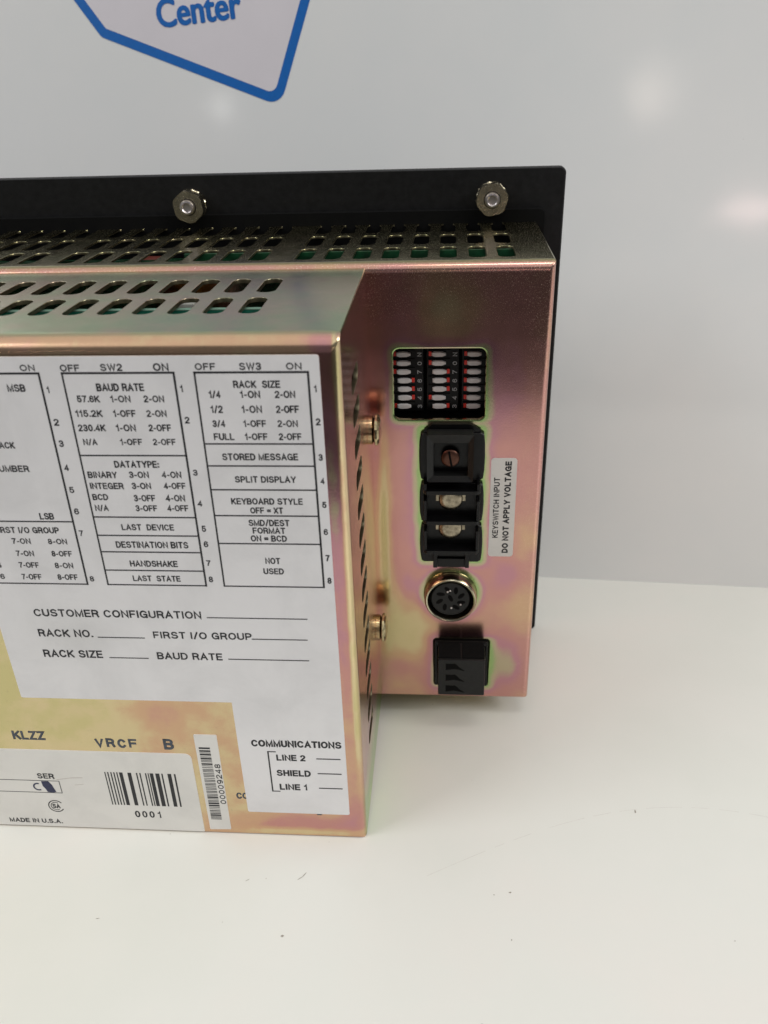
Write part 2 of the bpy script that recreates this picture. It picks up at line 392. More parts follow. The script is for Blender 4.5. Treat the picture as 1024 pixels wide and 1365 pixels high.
# ---------------------------------------------------------------- lettering: a plain grotesque drawn with strokes (cap height 1)
def arc_(cx, cy, rx, ry, a0, a1, n=9): return [(cx+rx*math.cos(R3(a0+(a1-a0)*i/n)), cy+ry*math.sin(R3(a0+(a1-a0)*i/n))) for i in range(n+1)]
def bowl(w, y0, y1, x=0.0):
    r = (y1-y0)/2; c = max(x+0.02, w-r*0.95); return [(x, y1), (c, y1)]+arc_(c, (y0+y1)/2, w-c, r, 90, -90)[1:-1]+[(c, y0), (x, y0)]
def oval(w, y0=0.0, y1=1.0, a0=90, a1=450): return arc_(w/2, (y0+y1)/2, w/2, (y1-y0)/2, a0, a1, 22)
G = {
 'A': (.66, [[(0, 0), (.33, 1), (.66, 0)], [(.12, .33), (.54, .33)]]),
 'B': (.58, [bowl(.55, .52, 1), bowl(.58, 0, .52), [(0, 0), (0, 1)]]),
 'C': (.66, [arc_(.34, .5, .34, .5, 38, 322, 18)]), 'D': (.62, [[(0, 0), (0, 1)], [(0, 1), (.24, 1)]+arc_(.24, .5, .38, .5, 90, -90, 14)[1:-1]+[(.24, 0), (0, 0)]]),
 'E': (.52, [[(.52, 1), (0, 1), (0, 0), (.53, 0)], [(0, .52), (.48, .52)]]), 'F': (.50, [[(.50, 1), (0, 1), (0, 0)], [(0, .5), (.44, .5)]]),
 'G': (.68, [arc_(.34, .5, .34, .5, 40, 300, 16)+[(.64, .14), (.66, .46), (.38, .46)], [(.66, .46), (.66, 0)]]),
 'H': (.60, [[(0, 0), (0, 1)], [(.60, 0), (.60, 1)], [(0, .53), (.60, .53)]]), 'I': (.04, [[(.02, 0), (.02, 1)]]),
 'K': (.60, [[(0, 0), (0, 1)], [(.58, 1), (0, .36)], [(.20, .58), (.60, 0)]]), 'L': (.48, [[(0, 1), (0, 0), (.48, 0)]]),
 'M': (.72, [[(0, 0), (0, 1), (.36, .02), (.72, 1), (.72, 0)]]), 'N': (.60, [[(0, 0), (0, 1), (.60, 0), (.60, 1)]]), 'O': (.70, [oval(.70)]),
 'P': (.56, [[(0, 0), (0, 1)], bowl(.56, .44, 1)]), 'R': (.60, [[(0, 0), (0, 1)], bowl(.57, .48, 1), [(.30, .48), (.50, .40), (.54, .14), (.60, 0)]]),
 'S': (.60, [arc_(.30, .75, .27, .25, 25, 255, 11)+arc_(.30, .26, .30, .26, 75, -160, 12)]),
 'T': (.58, [[(0, 1), (.58, 1)], [(.29, 1), (.29, 0)]]), 'U': (.60, [[(0, 1), (0, .3)]+arc_(.30, .30, .30, .30, 180, 360, 9)+[(.60, 1)]]),
 'V': (.62, [[(0, 1), (.31, 0), (.62, 1)]]), 'W': (.88, [[(0, 1), (.22, 0), (.44, .98), (.66, 0), (.88, 1)]]), 'X': (.60, [[(0, 0), (.60, 1)], [(0, 1), (.60, 0)]]),
 'Y': (.62, [[(0, 1), (.31, .42), (.62, 1)], [(.31, .42), (.31, 0)]]), 'Z': (.56, [[(0, 1), (.56, 1), (0, 0), (.56, 0)]]),
 '0': (.50, [oval(.50)]), '1': (.26, [[(0, .76), (.12, .80), (.22, 1), (.22, 0)]]),
 '2': (.50, [arc_(.25, .73, .25, .27, 165, -35, 9)+[(.02, .08), (.0, 0), (.50, 0)]]),
 '3': (.50, [arc_(.25, .755, .23, .245, 160, -80, 10)+[(.20, .52)], [(.20, .52)]+arc_(.25, .27, .25, .27, 75, -160, 11)]),
 '4': (.52, [[(.40, 0), (.40, 1), (0, .27), (.52, .27)]]), '5': (.50, [[(.46, 1), (.08, 1), (.03, .50)]+arc_(.25, .32, .25, .32, 130, -155, 12)]),
 '6': (.50, [arc_(.27, .52, .26, .48, 35, 180, 9)+arc_(.25, .29, .25, .29, 180, 530, 16)]), '7': (.50, [[(0, 1), (.50, 1), (.26, .45), (.16, 0)]]),
 '8': (.50, [arc_(.25, .76, .22, .24, -90, 270, 14), arc_(.25, .26, .25, .26, 90, 450, 14)]),
 '9': (.50, [arc_(.25, .69, .25, .31, 0, 350, 16), arc_(.25, .5, .25, .5, 0, -125, 9)]),
 '-': (.26, [[(.02, .38), (.24, .38)]]), '/': (.34, [[(0, -.05), (.34, 1.05)]]), '.': (.04, [[(.0, .045), (.07, .045)]]), ':': (.04, [[(.0, .06), (.07, .06)], [(.0, .60), (.07, .60)]]),
 '=': (.50, [[(0, .30), (.50, .30)], [(0, .60), (.50, .60)]]),
 'e': (.56, [[(.02, .39), (.55, .39)]+arc_(.28, .36, .27, .36, 8, 320, 14)]), 'n': (.52, [[(0, 0), (0, .72)], [(0, .42)]+arc_(.26, .42, .26, .30, 180, 0, 8)+[(.52, 0)]]),
 't': (.34, [[(.14, .95), (.14, .16), (.20, .02), (.36, .02)], [(0, .70), (.34, .70)]]), 'r': (.34, [[(0, 0), (0, .72)], [(0, .38), (.08, .60), (.20, .70), (.34, .70)]]),
}
def layout(s, track=.28):
    out, x = [], 0.0
    for c in s:
        if c == ' ': x += .42; continue
        w_, st_ = G[c]; out.append((x, st_)); x += w_+track
    return out, x-track
def stroke(bag, pts, wd, put):
    """one pen stroke: a strip of quads with mitred joints"""
    P = [Vector(p) for p in pts]; n = len(P); closed = (P[0]-P[-1]).length < wd*0.02
    if closed: P = P[:-1]; n -= 1
    L, R = [], []
    for i in range(n):
        a = P[i-1] if (i > 0 or closed) else None; c = P[(i+1) % n] if (i < n-1 or closed) else None
        d1 = (P[i]-a).normalized() if a is not None else None; d2 = (c-P[i]).normalized() if c is not None else None
        if d1 is None: d1 = d2
        if d2 is None: d2 = d1
        n1 = Vector((-d1.y, d1.x)); n2 = Vector((-d2.y, d2.x)); m = n1+n2
        m = m.normalized() if m.length > .2 else n1
        k = wd/2/max(m.dot(n1), .45); q = P[i]
        if not closed and i == 0: q = q-d1*wd*.42
        if not closed and i == n-1: q = q+d2*wd*.42
        L.append(q+m*k); R.append(q-m*k)
    V = [put(p) for pr in zip(L, R) for p in pr]; m = n if closed else n-1
    bag.add(V, [(2*i, 2*i+1, 2*((i+1) % n)+1, 2*((i+1) % n)) for i in range(m)])
def text_into(bag, s, x0, x1, z0, h, y, bold=0.0, M=None, wobble=0.0):
    wd = h*(0.172+bold*2.3); out, W = layout(s, .28+bold*2); h2 = h-wd; kx = (x1-x0-wd)/max(W, .03)
    if s == '1': kx = h2
    if s == 'I': kx = h2
    for x, st_ in out:
        for k, pl in enumerate(st_):
            pts = [(x0+wd/2+(x+p[0])*kx, z0+wd/2+p[1]*h2) for p in pl]
            f = lambda p: (p.x, y-.02*k, p.y)
            stroke(bag, pts, wd*random.uniform(.94, 1.06), (lambda p: tuple(M @ Vector(f(p)))) if M is not None else f)
def rot_text(bag, s, xa, xb, za, zb, y, bold):             # reads upwards: baseline at xb (right), cap tops at xa (left)
    h = xb-xa; wd = h*(0.172+bold*2.3); out, W = layout(s, .28+bold*2); k_ = (zb-za-wd)/W
    for x, st_ in out:
        for k, pl in enumerate(st_):
            stroke(bag, [(xb-wd/2-p[1]*(h-wd), za+wd/2+(x+p[0])*k_) for p in pl], wd, lambda p: (p.x, y-.02*k, p.y))
def bold_word(bag, s, x0, x1, z0, h, y, g, M):             # Blender's built-in face, overprinted to a heavy weight
    tc = bpy.data.curves.new('tmp_text', 'FONT'); tc.body = s; tc.resolution_u = 4
    to = bpy.data.objects.new('tmp_text', tc); COL.objects.link(to); bpy.context.view_layer.update()
    me = bpy.data.meshes.new_from_object(to.evaluated_get(bpy.context.evaluated_depsgraph_get()))
    v = [(p.co.x, p.co.y) for p in me.vertices]; f = [tuple(p.vertices) for p in me.polygons]
    bpy.data.objects.remove(to); bpy.data.curves.remove(tc); bpy.data.meshes.remove(me)
    a = min(p[0] for p in v); b = max(p[0] for p in v); c = min(p[1] for p in v); d = max(p[1] for p in v)
    kx = (x1-x0-2*g)/(b-a); kz = (h-1.4*g)/(d-c)
    for i in range(9):
        q = 2*math.pi*i/8; dx, dz = (g*math.cos(q), .7*g*math.sin(q)) if i < 8 else (0, 0)
        bag.add([(x0+g+dx+(p[0]-a)*kx, y-i*.012, z0+.7*g+dz+(p[1]-c)*kz) for p in v], f, M)
def line_into(bag, p, q, wd, y):
    p, q = Vector(p), Vector(q); n = (q-p).orthogonal().normalized()*wd/2; e = (q-p).normalized()*wd/2
    p = p-e; q = q+e
    bag.add([(p.x+n.x, y, p.y+n.y), (q.x+n.x, y, q.y+n.y), (q.x-n.x, y, q.y-n.y), (p.x-n.x, y, p.y-n.y)], [(0, 1, 2, 3)])
# ================================================================ THE SETTING
def bench_material():
    N = NT('white_laminate'); N.coords()
    g = N.noise(0.008, 4, 0.55, dist=0.5); g2 = N.noise(0.03, 4, 0.6)
    base = N.ramp(N.add(N.mul(g, 0.7), N.mul(g2, 0.3)), [(0.30, (0.68, 0.69, 0.64)), (0.5, (0.715, 0.715, 0.67)), (0.70, (0.74, 0.71, 0.665))])
    sp = N.noise(0.55, 3, 0.7); base = N.mix(N.step(sp, 0.755, 0.80, 0, 0.45), base, (0.33, 0.30, 0.26))
    N.set(base=base, rough=N.add(0.30, N.mul(g2, 0.12)), spec=0.45)
    N.bump(N.noise(0.7, 3, 0.5), 0.05, 0.0001); return N.m
def wall_material():
    N = NT('pale_grey_glossy_panel'); N.coords()
    g = N.noise(0.006, 4, 0.5); g2 = N.noise(0.05, 4, 0.6)
    base = N.ramp(N.add(N.mul(g, 0.75), N.mul(g2, 0.25)), [(0.3, (0.69, 0.705, 0.705)), (0.7, (0.755, 0.745, 0.735))])
    sp = N.noise(0.30, 3, 0.7); base = N.mix(N.step(sp, 0.76, 0.80, 0, 0.4), base, (0.30, 0.29, 0.28))
    N.set(base=base, rough=N.add(0.07, N.mul(g2, 0.05)), spec=0.5, coat=0.0)
    N.bump(N.noise(0.05, 2, 0.4), 0.25, 0.00012); return N.m
b = Bag(); b.box((-900, -150, -28), (900, 175, 0), 2.0, 3)
tag(b.done('bench_top', bench_material()), kind='structure')
b = Bag(); b.box((-4000, -4000, -800), (4000, 400, -780))
tag(b.done('floor', simple('dark_grey_floor', (0.05, 0.045, 0.045), 0.6, scale=0.01), None, None), kind='structure')
WD = Vector((0.99654748, -0.08302483, 0)); WN = Vector((-0.08302483, -0.99654748, 0)); W1 = Vector((14.303, 158.754, 0))
MW = Matrix(((WD.x, -WN.x, 0, W1.x), (WD.y, -WN.y, 0, W1.y), (0, 0, 1, 0), (0, 0, 0, 1)))     # wall frame: x along, y into the wall, z up
b = Bag(); b.box((-900, 0, -40), (900, 14, 900), 0.5, 2, MW)
tag(b.done('wall', wall_material()), kind='structure')

# sticker on the wall
def flat(bag, loop, y): bag.add([(u, y, v) for u, v in loop], [tuple(range(len(loop)))])
out = [(-102.6, 186.6), (-79.5, 246.5), (-140, 282), (-197, 250.0), (-169.2, 211.8)]
cen = Vector((-138, 232))
def inset(poly, dd):
    res = []; k = len(poly)
    for i in range(k):
        p, a, c = Vector(poly[i]), Vector(poly[i-1]), Vector(poly[(i+1) % k])
        e1 = (p-a).normalized(); e2 = (c-p).normalized(); n1 = Vector((-e1.y, e1.x)); n2 = Vector((-e2.y, e2.x))
        s_ = (n1+n2).normalized(); res.append(tuple(p+s_*(dd/s_.dot(n1))))
    return res
stick = bpy.data.objects.new('wall_sticker', None); COL.objects.link(stick); stick.empty_display_size = 0.02
tag(stick, 'white shield-shaped sticker with thick blue outline reading Center on the grey wall above the terminal', 'sticker')
stick.matrix_world = Matrix.Translation(Vector(W1)*MM) @ Matrix(((WD.x, -WN.x, 0), (WD.y, -WN.y, 0), (0, 0, 1))).to_4x4()
b = Bag(); b.prism(rpoly(out, [5.5, 5, 5, 5, 3.5]), 0.0, -0.10, 'y'); b.done('blue_outline', M_BLUE, stick, None)
b = Bag(); b.prism(rpoly(inset(out, 3.3), [3.0, 3, 3, 3, 1.2]), -0.10, -0.14, 'y'); b.done('white_face', M_STK, stick, None)
b = Bag(); Mr = Matrix.Translation((-146.8, 0, 213.7)) @ Matrix.Rotation(R3(-3.4), 4, 'Y')
bold_word(b, 'Center', 0, 32.2, -0.2, 9.4, -0.17, 0.42, Mr); b.done('lettering', M_BLUE, stick, None)

# marks on the bench
b = Bag()
def speck(cx, cy, a, r, ang, z=0.06, n=9):
    M = Matrix.Translation((cx, cy, z)) @ Matrix.Rotation(ang, 4, 'Z')
    b.add([(a*math.cos(6.283*i/n)*random.uniform(.6, 1.1), r*math.sin(6.283*i/n)*random.uniform(.5, 1.1), 0) for i in range(n)], [tuple(range(n))], M)
speck(25.3, 13.4, 0.28, 0.85, -0.1); speck(-61.2, -14.4, 1.1, 0.16, 0.75); speck(-60.3, -13.2, 0.9, 0.14, 1.1); speck(-74, -15.6, 0.8, 0.10, 0.7)
speck(-62.5, -31.6, 0.5, 0.35, 0.3); speck(-106.6, -29.0, 0.5, 0.14, 0.2); speck(-10.1, -16.3, 0.35, 0.28, 0); speck(-14, -17.2, 0.25, 0.2, 0)
for _ in range(26): speck(random.uniform(-130, 110), random.uniform(-75, 130), random.uniform(.10, .28), random.uniform(.08, .18), random.uniform(0, 3))
tag(b.done('bench_marks', simple('brown_dirt', (0.30, 0.27, 0.23), 0.7), None, None), kind='stuff')
b = Bag(); pr = None
for i in range(40):                                        # the long faint arc scratched into the laminate
    a = i/39; p = (-30+95*a, -12+30*math.sin(a*2.0)**1.0-4*a*a, 0.03)
    if pr is not None and random.random() < 0.8: b.add([(pr[0], pr[1]-.06, .03), (p[0], p[1]-.06, .03), (p[0], p[1]+.06, .03), (pr[0], pr[1]+.06, .03)], [(0, 1, 2, 3)])
    pr = p
tag(b.done('bench_scratch', simple('grey_scratch', (0.60, 0.58, 0.54), 0.5), None, None), kind='stuff')

# ================================================================ THE TERMINAL
# black bezel plate
b = Bag(); b.prism(rrect(-290, -14.06, 7.98, 149.7, 1.6), D2+4.0, D2, 'y', inset=0.45, insz=0.45)
b.done('bezel', M_BEZ, unit, 40, True)
b = Bag(); b.prism(rrect(-268, -3.0, 2.2, 138.6, 1.6), D2-0.01, D2-2.2, 'y'); b.done('gap_shade_plate', M_MATTE, unit, 40)  # black plate put in as the shade of the chassis clearance gap

# slots (mm)
ch_slots = []
for c0, n, p in ((-11.4, 8, 7.28), (-74.3, 8, 7.12), (-134.7, 8, 7.12), (-195, 7, 7.12)):
    for k in range(n):
        for y0 in (5.3, 22.8, 40.2): ch_slots.append((c0-k*p-2.12, y0, c0-k*p+2.12, y0+13.6, 1.8))
cv_top = []
for k in range(25):
    for y0, dx in ((-40.1, 0), (-22.6, 0.3)): cv_top.append((-66.85+dx-k*7.46-2.1, y0, -66.85+dx-k*7.46+2.1, y0+13.0, 2.0))
cv_side = [(-40.2, 18.6+7.62*k-2.0, -27.2, 18.6+7.62*k+2.0, 2.0) for k in range(14)]
front_h = [(-39.8, 94.2, -16.2, 113.4, 1.6), (-29.4, 4.5, -12.7, 22.4, 0.8)]
sheet_box('chassis', (-262, 0, 0), (0, D2-0.4, HB), {'front-top': 2.6, 'front-right': 1.7, 'bottom-front': 0.7, 'right-top': 0.45, 'bottom-right': 0.5},
          {'front': front_h, 'top': ch_slots}, M_CH, unit)
cover = sheet_box('raised_cover', (-262, -D1, 0), (XB, -0.02, HC), {'front-top': 3.7, 'front-right': 1.9, 'bottom-front': 0.6, 'right-top': 0.5, 'bottom-right': 0.4},
          {'top': cv_top, 'right': cv_side}, M_CV, unit)
b = Bag()                                                   # dark butt seam between the cover's top and side sheets
b.add([(XB-0.35, -D1+4.5, HC-0.05), (XB+0.03, -D1+4.5, HC-0.62), (XB+0.03, -1.0, HC-0.62), (XB-0.35, -1.0, HC-0.05)], [(0, 1, 2, 3)])

# boards and components seen through the vents
b = Bag(); b.box((-250, -31.4, 20), (-60, -30.0, 132.2)); o = b.done('circuit_board', M_PCB, unit, None)
b = Bag(); b.box((-250, -31.45, 132.2), (-60, -29.95, 132.36)); b.done('board_edge', M_FR4, o, None)
b = Bag(); b.box((-250, 18.8, 10), (-4, 20.2, 132.5)); b.box((-96, 17.4, 60), (-7.5, 18.4, 134.35)); b.done('circuit_board', M_PCBD, unit, None)
b = Bag(); b.box((-250, 35.0, 10), (-4, 36.2, 129.5)); b.done('circuit_board', M_PCBD, unit, None)
def comp(name, lo, hi, m, bev=0.4): q = Bag(); q.box(lo, hi, bev); return q.done(name, m, unit, 40)
comp('capacitor', (-100.5, -29.8, 120), (-93.5, -25, 130.8), M_YEL, 1.2); comp('component', (-90.3, -29.8, 122), (-88.2, -26, 131.6), M_PALE)
comp('component', (-92.0, -29.8, 121), (-90.6, -27, 131.2), M_YEL); comp('component', (-69.2, -29.8, 120), (-66, -26, 130.2), M_REDC)
comp('component', (-108.5, -29.8, 120), (-104, -26, 129.8), M_REDC); comp('component', (-88, -19, 118), (-84, -16, 130.5), M_PALE)
comp('component', (-106, 12, 120), (-99, 18, 131.5), M_REDC); comp('component', (-112, 28, 118), (-106, 33, 131.0), M_REDC); comp('component', (-90, 12, 118), (-86, 18, 130), M_REDC)

# DIP switch bank
bank = Bag(); bank.box((-41, 7.6, 91), (-15, 12, 116)); bank = bank.done('switch_bank', M_MATTE, unit, None)
st = [[None]*8]*3
LEFT = {0: (1, 1, 1, 1, 0, 0, 0, 1), 1: (1, 1, 1, 0, 0, 0, 1, 0), 2: (1, 1, 1, 1, 1, 1, 1, 1)}   # top to bottom
sl_w = sl_r = None
for c in range(3):
    cx = -37.35+c*9.25
    q = Bag(); q.box((cx-3.3, 5.3, 94.6), (cx+5.1 if c < 2 else cx+3.6, 7.8, 114.6), 0.2); bd = q.done('switch_body', M_BLK, unit, 40)
    for k in range(8):
        z = 113.0-2.40*k; L = LEFT[c][k]; sx = -1 if L else 1
        q = Bag(); q.box((cx-2.9, 5.22, z+0.86), (cx+2.9, 5.36, z+1.22)); q.done('divider', M_MATTE, bd, None)
        q = Bag(); x0, x1 = (cx-1.95, cx+1.75) if L else (cx-1.75, cx+1.95)
        q.prism([(x0, z-.50), (x0+.9, z-.80), (x1-1.0, z-.76), (x1, z-.40), (x1, z+.20), (x1-1.0, z+.52), (x0+.9, z+.56), (x0, z+.34)], 5.35, 4.45, 'y', inset=.22, insz=.22)
        q.done('switch_rocker', M_WSW, bd, 40)
        q = Bag(); a = cx-2.75 if L else cx+1.98
        q.box((a, 4.9, z-.62), (a+.78, 5.35, z+.60), .12); q.done('red_marker', M_RSW, bd, 40)
    if c < 2:
        q = Bag()
        for k, s in enumerate('3NO76543'):
            z = 113.0-2.40*k-0.35
            rot_text(q, s, cx+3.5, cx+4.7, z-.45, z+.55, 5.26, 0.0)
        q.done('numbering', M_NUM, bd, None)

# barrier terminal block
tb = Bag()
def tbx(lo, hi, bev=0.25): tb.box(lo, hi, bev)
for z0, z1 in ((50.9, 63.2), (64.0, 76.2), (77.0, 91.0)):
    loop = [(-32.9, z0+.5), (-33.3, z0+3), (-33.4, (z0+z1)/2), (-33.3, z1-3), (-32.9, z1-.5), (-32.3, z1), (-16.9, z1), (-16.1, z1-.5), (-15.8, z1-3), (-15.7, (z0+z1)/2), (-15.8, z0+3), (-16.1, z0+.5), (-16.9, z0), (-32.3, z0)]
    tb.prism(loop, 3, -1.4, 'y', inset=.3, insz=.3)
tb.prism([(-32.0, 50.9), (-17, 50.9), (-17, 91.6), (-19.8, 93.2), (-29.8, 93.2), (-32.0, 91.6)], 2.8, -0.9, 'y')
block = tb.done('terminal_block', M_BLK, unit, 35)
for z in (75.6, 66.3, 56.9):
    q = Bag(); q.prism(rrect(-32.25, -5.4, -16.85, 0.0, 1.1), z, z-1.1, 'z', inset=.22, insz=.2)
    q.box((-32.2, -5.0, z-.9), (-31.3, -1.2, z+6.2 if z < 70 else z+2), .2); q.box((-17.8, -5.0, z-.9), (-16.9, -1.2, z+6.2 if z < 70 else z+2), .2)
    q.done('barrier', M_BLK, block, 35)
# bottom feet of the block
q = Bag(); q.box((-29.6, -3.6, 50.2), (-28.4, -1.2, 55.8), .2); q.box((-20.6, -3.6, 50.2), (-19.4, -1.2, 55.8), .2); q.box((-28.6, -2.2, 49.6), (-20.4, -1.2, 52.5), .2); q.done('foot', M_BLK, block, 35)
# funnel housing round the top terminal
fo = rrect(-31.2, 78.3, -18.9, 92.0, .5, 3); fi = rrect(-29.5, 79.8, -20.3, 89.4, .4, 3)
q = Bag(); n = len(fo)
V = [(u, -1.3, v) for u, v in fo]+[(u, -5.2, v) for u, v in fo]+[(u, -4.4, v) for u, v in fi]+[(u, -1.3, v) for u, v in fi]
F = [(k*n+i, k*n+(i+1) % n, (k+1)*n+(i+1) % n, (k+1)*n+i) for k in range(3) for i in range(n)]
q.add(V, F); q.done('screw_guard', M_GREYP, block, 35)
def slotted(name, c, r, h, mat, parent, ang=0.0, slot=True):
    q = Bag(); sgn = -1
    q.lathe([(r, 0), (r, sgn*h*.55), (r*.86, sgn*h*.85), (r*.5, sgn*h)], (0, 0, 0), 'y', 28)
    o = q.done(name, mat, None, 35); o.location = Vector(c)*MM; o.rotation_euler = (0, ang, 0); o.parent = parent
    if not slot: return o
    q = Bag(); q.box((-r*.92, sgn*h-0.03, -r*.11), (r*.92, sgn*h*.86, r*.11)); s_ = q.done('slot', M_MATTE, o, None)
    return o
slotted('screw', (-25.0, -2.4, 84.3), 2.5, 1.2, M_COPPER, block, 1.4)
for z in (71.8, 62.7):
    q = Bag(); q.box((-28.9, -1.75, z-1.0), (-20.7, -1.35, z+2.3), .12); q.done('clamp_plate', M_NICK, block, 35)
    slotted('screw', (-24.8, -1.75, z), 3.3, 1.5, M_NICK, block, 0.5+z, slot=False)

# round DIN socket
q = Bag(); q.lathe([(7.9, 0.0), (7.9, -.5), (7.65, -.8), (7.6, -3.3), (7.35, -3.9), (7.1, -4.05), (6.75, -3.9), (6.6, -3.5), (6.55, -1.2)], (-24.55, 0, 39.05), 'y', 56, cap=False)
sock = q.done('round_socket', M_RING, unit, 45)
q = Bag(); q.lathe([(6.6, -0.6), (6.4, -0.8), (5.75, -1.2), (5.7, -2.7), (5.5, -2.9)], (-24.55, 0, 39.05), 'y', 48); ins = q.done('insulator', M_GREYP, sock, 45)
q = Bag(); q.lathe([(6.58, -1.0), (5.6, -1.02)], (-24.55, 0, 39.05), 'y', 48, cap=False); q.done('gap', M_MATTE, sock, 45)
for ang, r, big in [(a, 3.3, 1) for a in (20, 62, 105, 150, 195, 240, 300, 340)]+[(90, 0.3, 1)]:
    x = -24.55+r*math.cos(R3(ang)); z = 39.1+r*math.sin(R3(ang))
    q = Bag(); loop = []
    L, wd_ = 1.25, .62; aa = R3(ang+25)
    for i in range(14):
        t_ = 6.283*i/14; u, v = L*math.cos(t_), wd_*math.sin(t_); loop.append((x+u*math.cos(aa)-v*math.sin(aa), z+u*math.sin(aa)+v*math.cos(aa)))
    q.prism(loop, -2.85, -2.93, 'y'); q.done('contact_hole', M_MATTE, sock, None)
for x, z in ((-25.4, 41.6), (-24.7, 42.0), (-24.3, 36.0), (-21.6, 37.2)):
    q = Bag(); q.lathe([(.30, 0), (.30, -.12), (.18, -.22)], (x, -2.92, z), 'y', 12); q.done('contact_pin', M_STUD, sock, 40)

# plug-in screw connector at the bottom
q = Bag(); q.prism(rrect(-29.3, 4.7, -12.8, 22.3, .5), 4.0, 3.0, 'y'); hd = q.done('connector_header', M_MATTE, unit, 40)
q = Bag(); q.box((-29.2, -1.0, 20.6), (-12.9, 4, 22.2), .3); q.box((-29.2, -0.7, 5.0), (-28.3, 4, 21.8), .2); q.box((-13.8, -0.7, 5.0), (-12.95, 4, 21.8), .2); q.done('header_rim', M_BLK, hd, 40)
q = Bag(); q.box((-28.1, -9.5, 8.6), (-14.2, 3, 21.9), .35)
plug = q.done('connector_plug', M_GREYP, unit, 40)
q = Bag(); q.box((-28.0, -8.6, 21.7), (-21.4, -0.5, 22.15), .1); q.box((-20.9, -8.6, 21.7), (-14.3, -0.5, 22.15), .1); q.done('plug_lid', M_MATTE, plug, 40)
for k in range(3):
    z = 20.6-k*4.1
    loop = [(-25.8, z), (-23.6, z-.1), (-23.2, z+.1), (-22.6, z-.3), (-21.6, z-1.5), (-20.2, z-2.5), (-20.3, z-2.7), (-22.0, z-2.2), (-23.4, z-2.0), (-25.8, z-2.4)]
    q = Bag(); q.add([(u, -9.53, v) for u, v in loop], [tuple(range(len(loop)))]); q.done('wire_entry', M_MATTE, plug, None)

# nuts and studs on the bezel
def nut(cx, cz, rot):
    root = Bag(); root.lathe([(2.25, 0), (2.25, -5.9), (2.0, -6.4), (1.5, -6.5), (1.2, -6.15), (.3, -6.05)], (cx, D2, cz), 'y', 28)
    s = root.done('threaded_stud', M_STUD, unit, 40)
    q = Bag(); n = 6; hexo = [(cx+4.62*math.cos(R3(rot+60*i)), cz+4.62*math.sin(R3(rot+60*i))) for i in range(6)]
    m = 36; V = []; rings = []
    def hexr(a): a = (a-rot) % 60-30; return 4.3/math.cos(R3(a))
    for h, lim, k in ((-1.4, 9, 1), (-1.8, 4.8, 1), (-1.8, 9, 1), (-4.6, 9, 1), (-5.15, 4.55, 1), (-5.15, 2.45, 0), (-4.4, 2.3, 0)):
        rings.append([(cx+(min(hexr(a*10), lim) if k else lim)*math.cos(R3(a*10)), D2+h, cz+(min(hexr(a*10), lim) if k else lim)*math.sin(R3(a*10))) for a in range(m)])
    for r in rings: V += r
    F = [(k*m+i, k*m+(i+1) % m, (k+1)*m+(i+1) % m, (k+1)*m+i) for k in range(len(rings)-1) for i in range(m)]
    q.add(V, F); q.done('hex_nut', M_NUT, s, 25)
    q = Bag(); t = 16; loop = []
    for i in range(t*2): r = 4.65 if i % 2 else 4.4; loop.append((cx+r*math.cos(math.pi*i/t), cz+r*math.sin(math.pi*i/t)))
    q.prism(loop, D2, D2-1.5, 'y', inset=.3, insz=.3); q.done('toothed_washer', M_NUT, s, 25)
nut(-103.15, 141.4, 38); nut(-13.35, 141.75, 12); nut(-193, 141.4, 5)

# screws on the cover's side
def side_screw(y, z, rot):
    q = Bag(); q.lathe([(3.7, 0), (3.75, .2), (3.75, 1.2), (3.5, 1.4), (3.2, 1.45)], (XB, y, z), 'x', 32); s = q.done('cover_screw', M_GOLD, unit, 40)
    q = Bag(); q.lathe([(3.1, 1.4), (3.1, 1.75)], (XB, y, z), 'x', 28, cap=False); q.done('groove', M_MATTE, s, None)
    q = Bag(); q.lathe([(3.0, 1.7), (4.0, 1.75), (4.2, 1.95), (4.1, 2.5), (3.6, 2.95), (2.6, 3.2), (1.6, 3.1), (.1, 2.9)], (0, 0, 0), 'x', 11)
    h = q.done('pan_head', M_GOLD, None, 24); h.location = Vector((XB, y, z))*MM; h.rotation_euler = (R3(rot), 0, 0); h.parent = s
side_screw(-9.3, 95.2, 60); side_screw(-9.0, 33.0, 20)

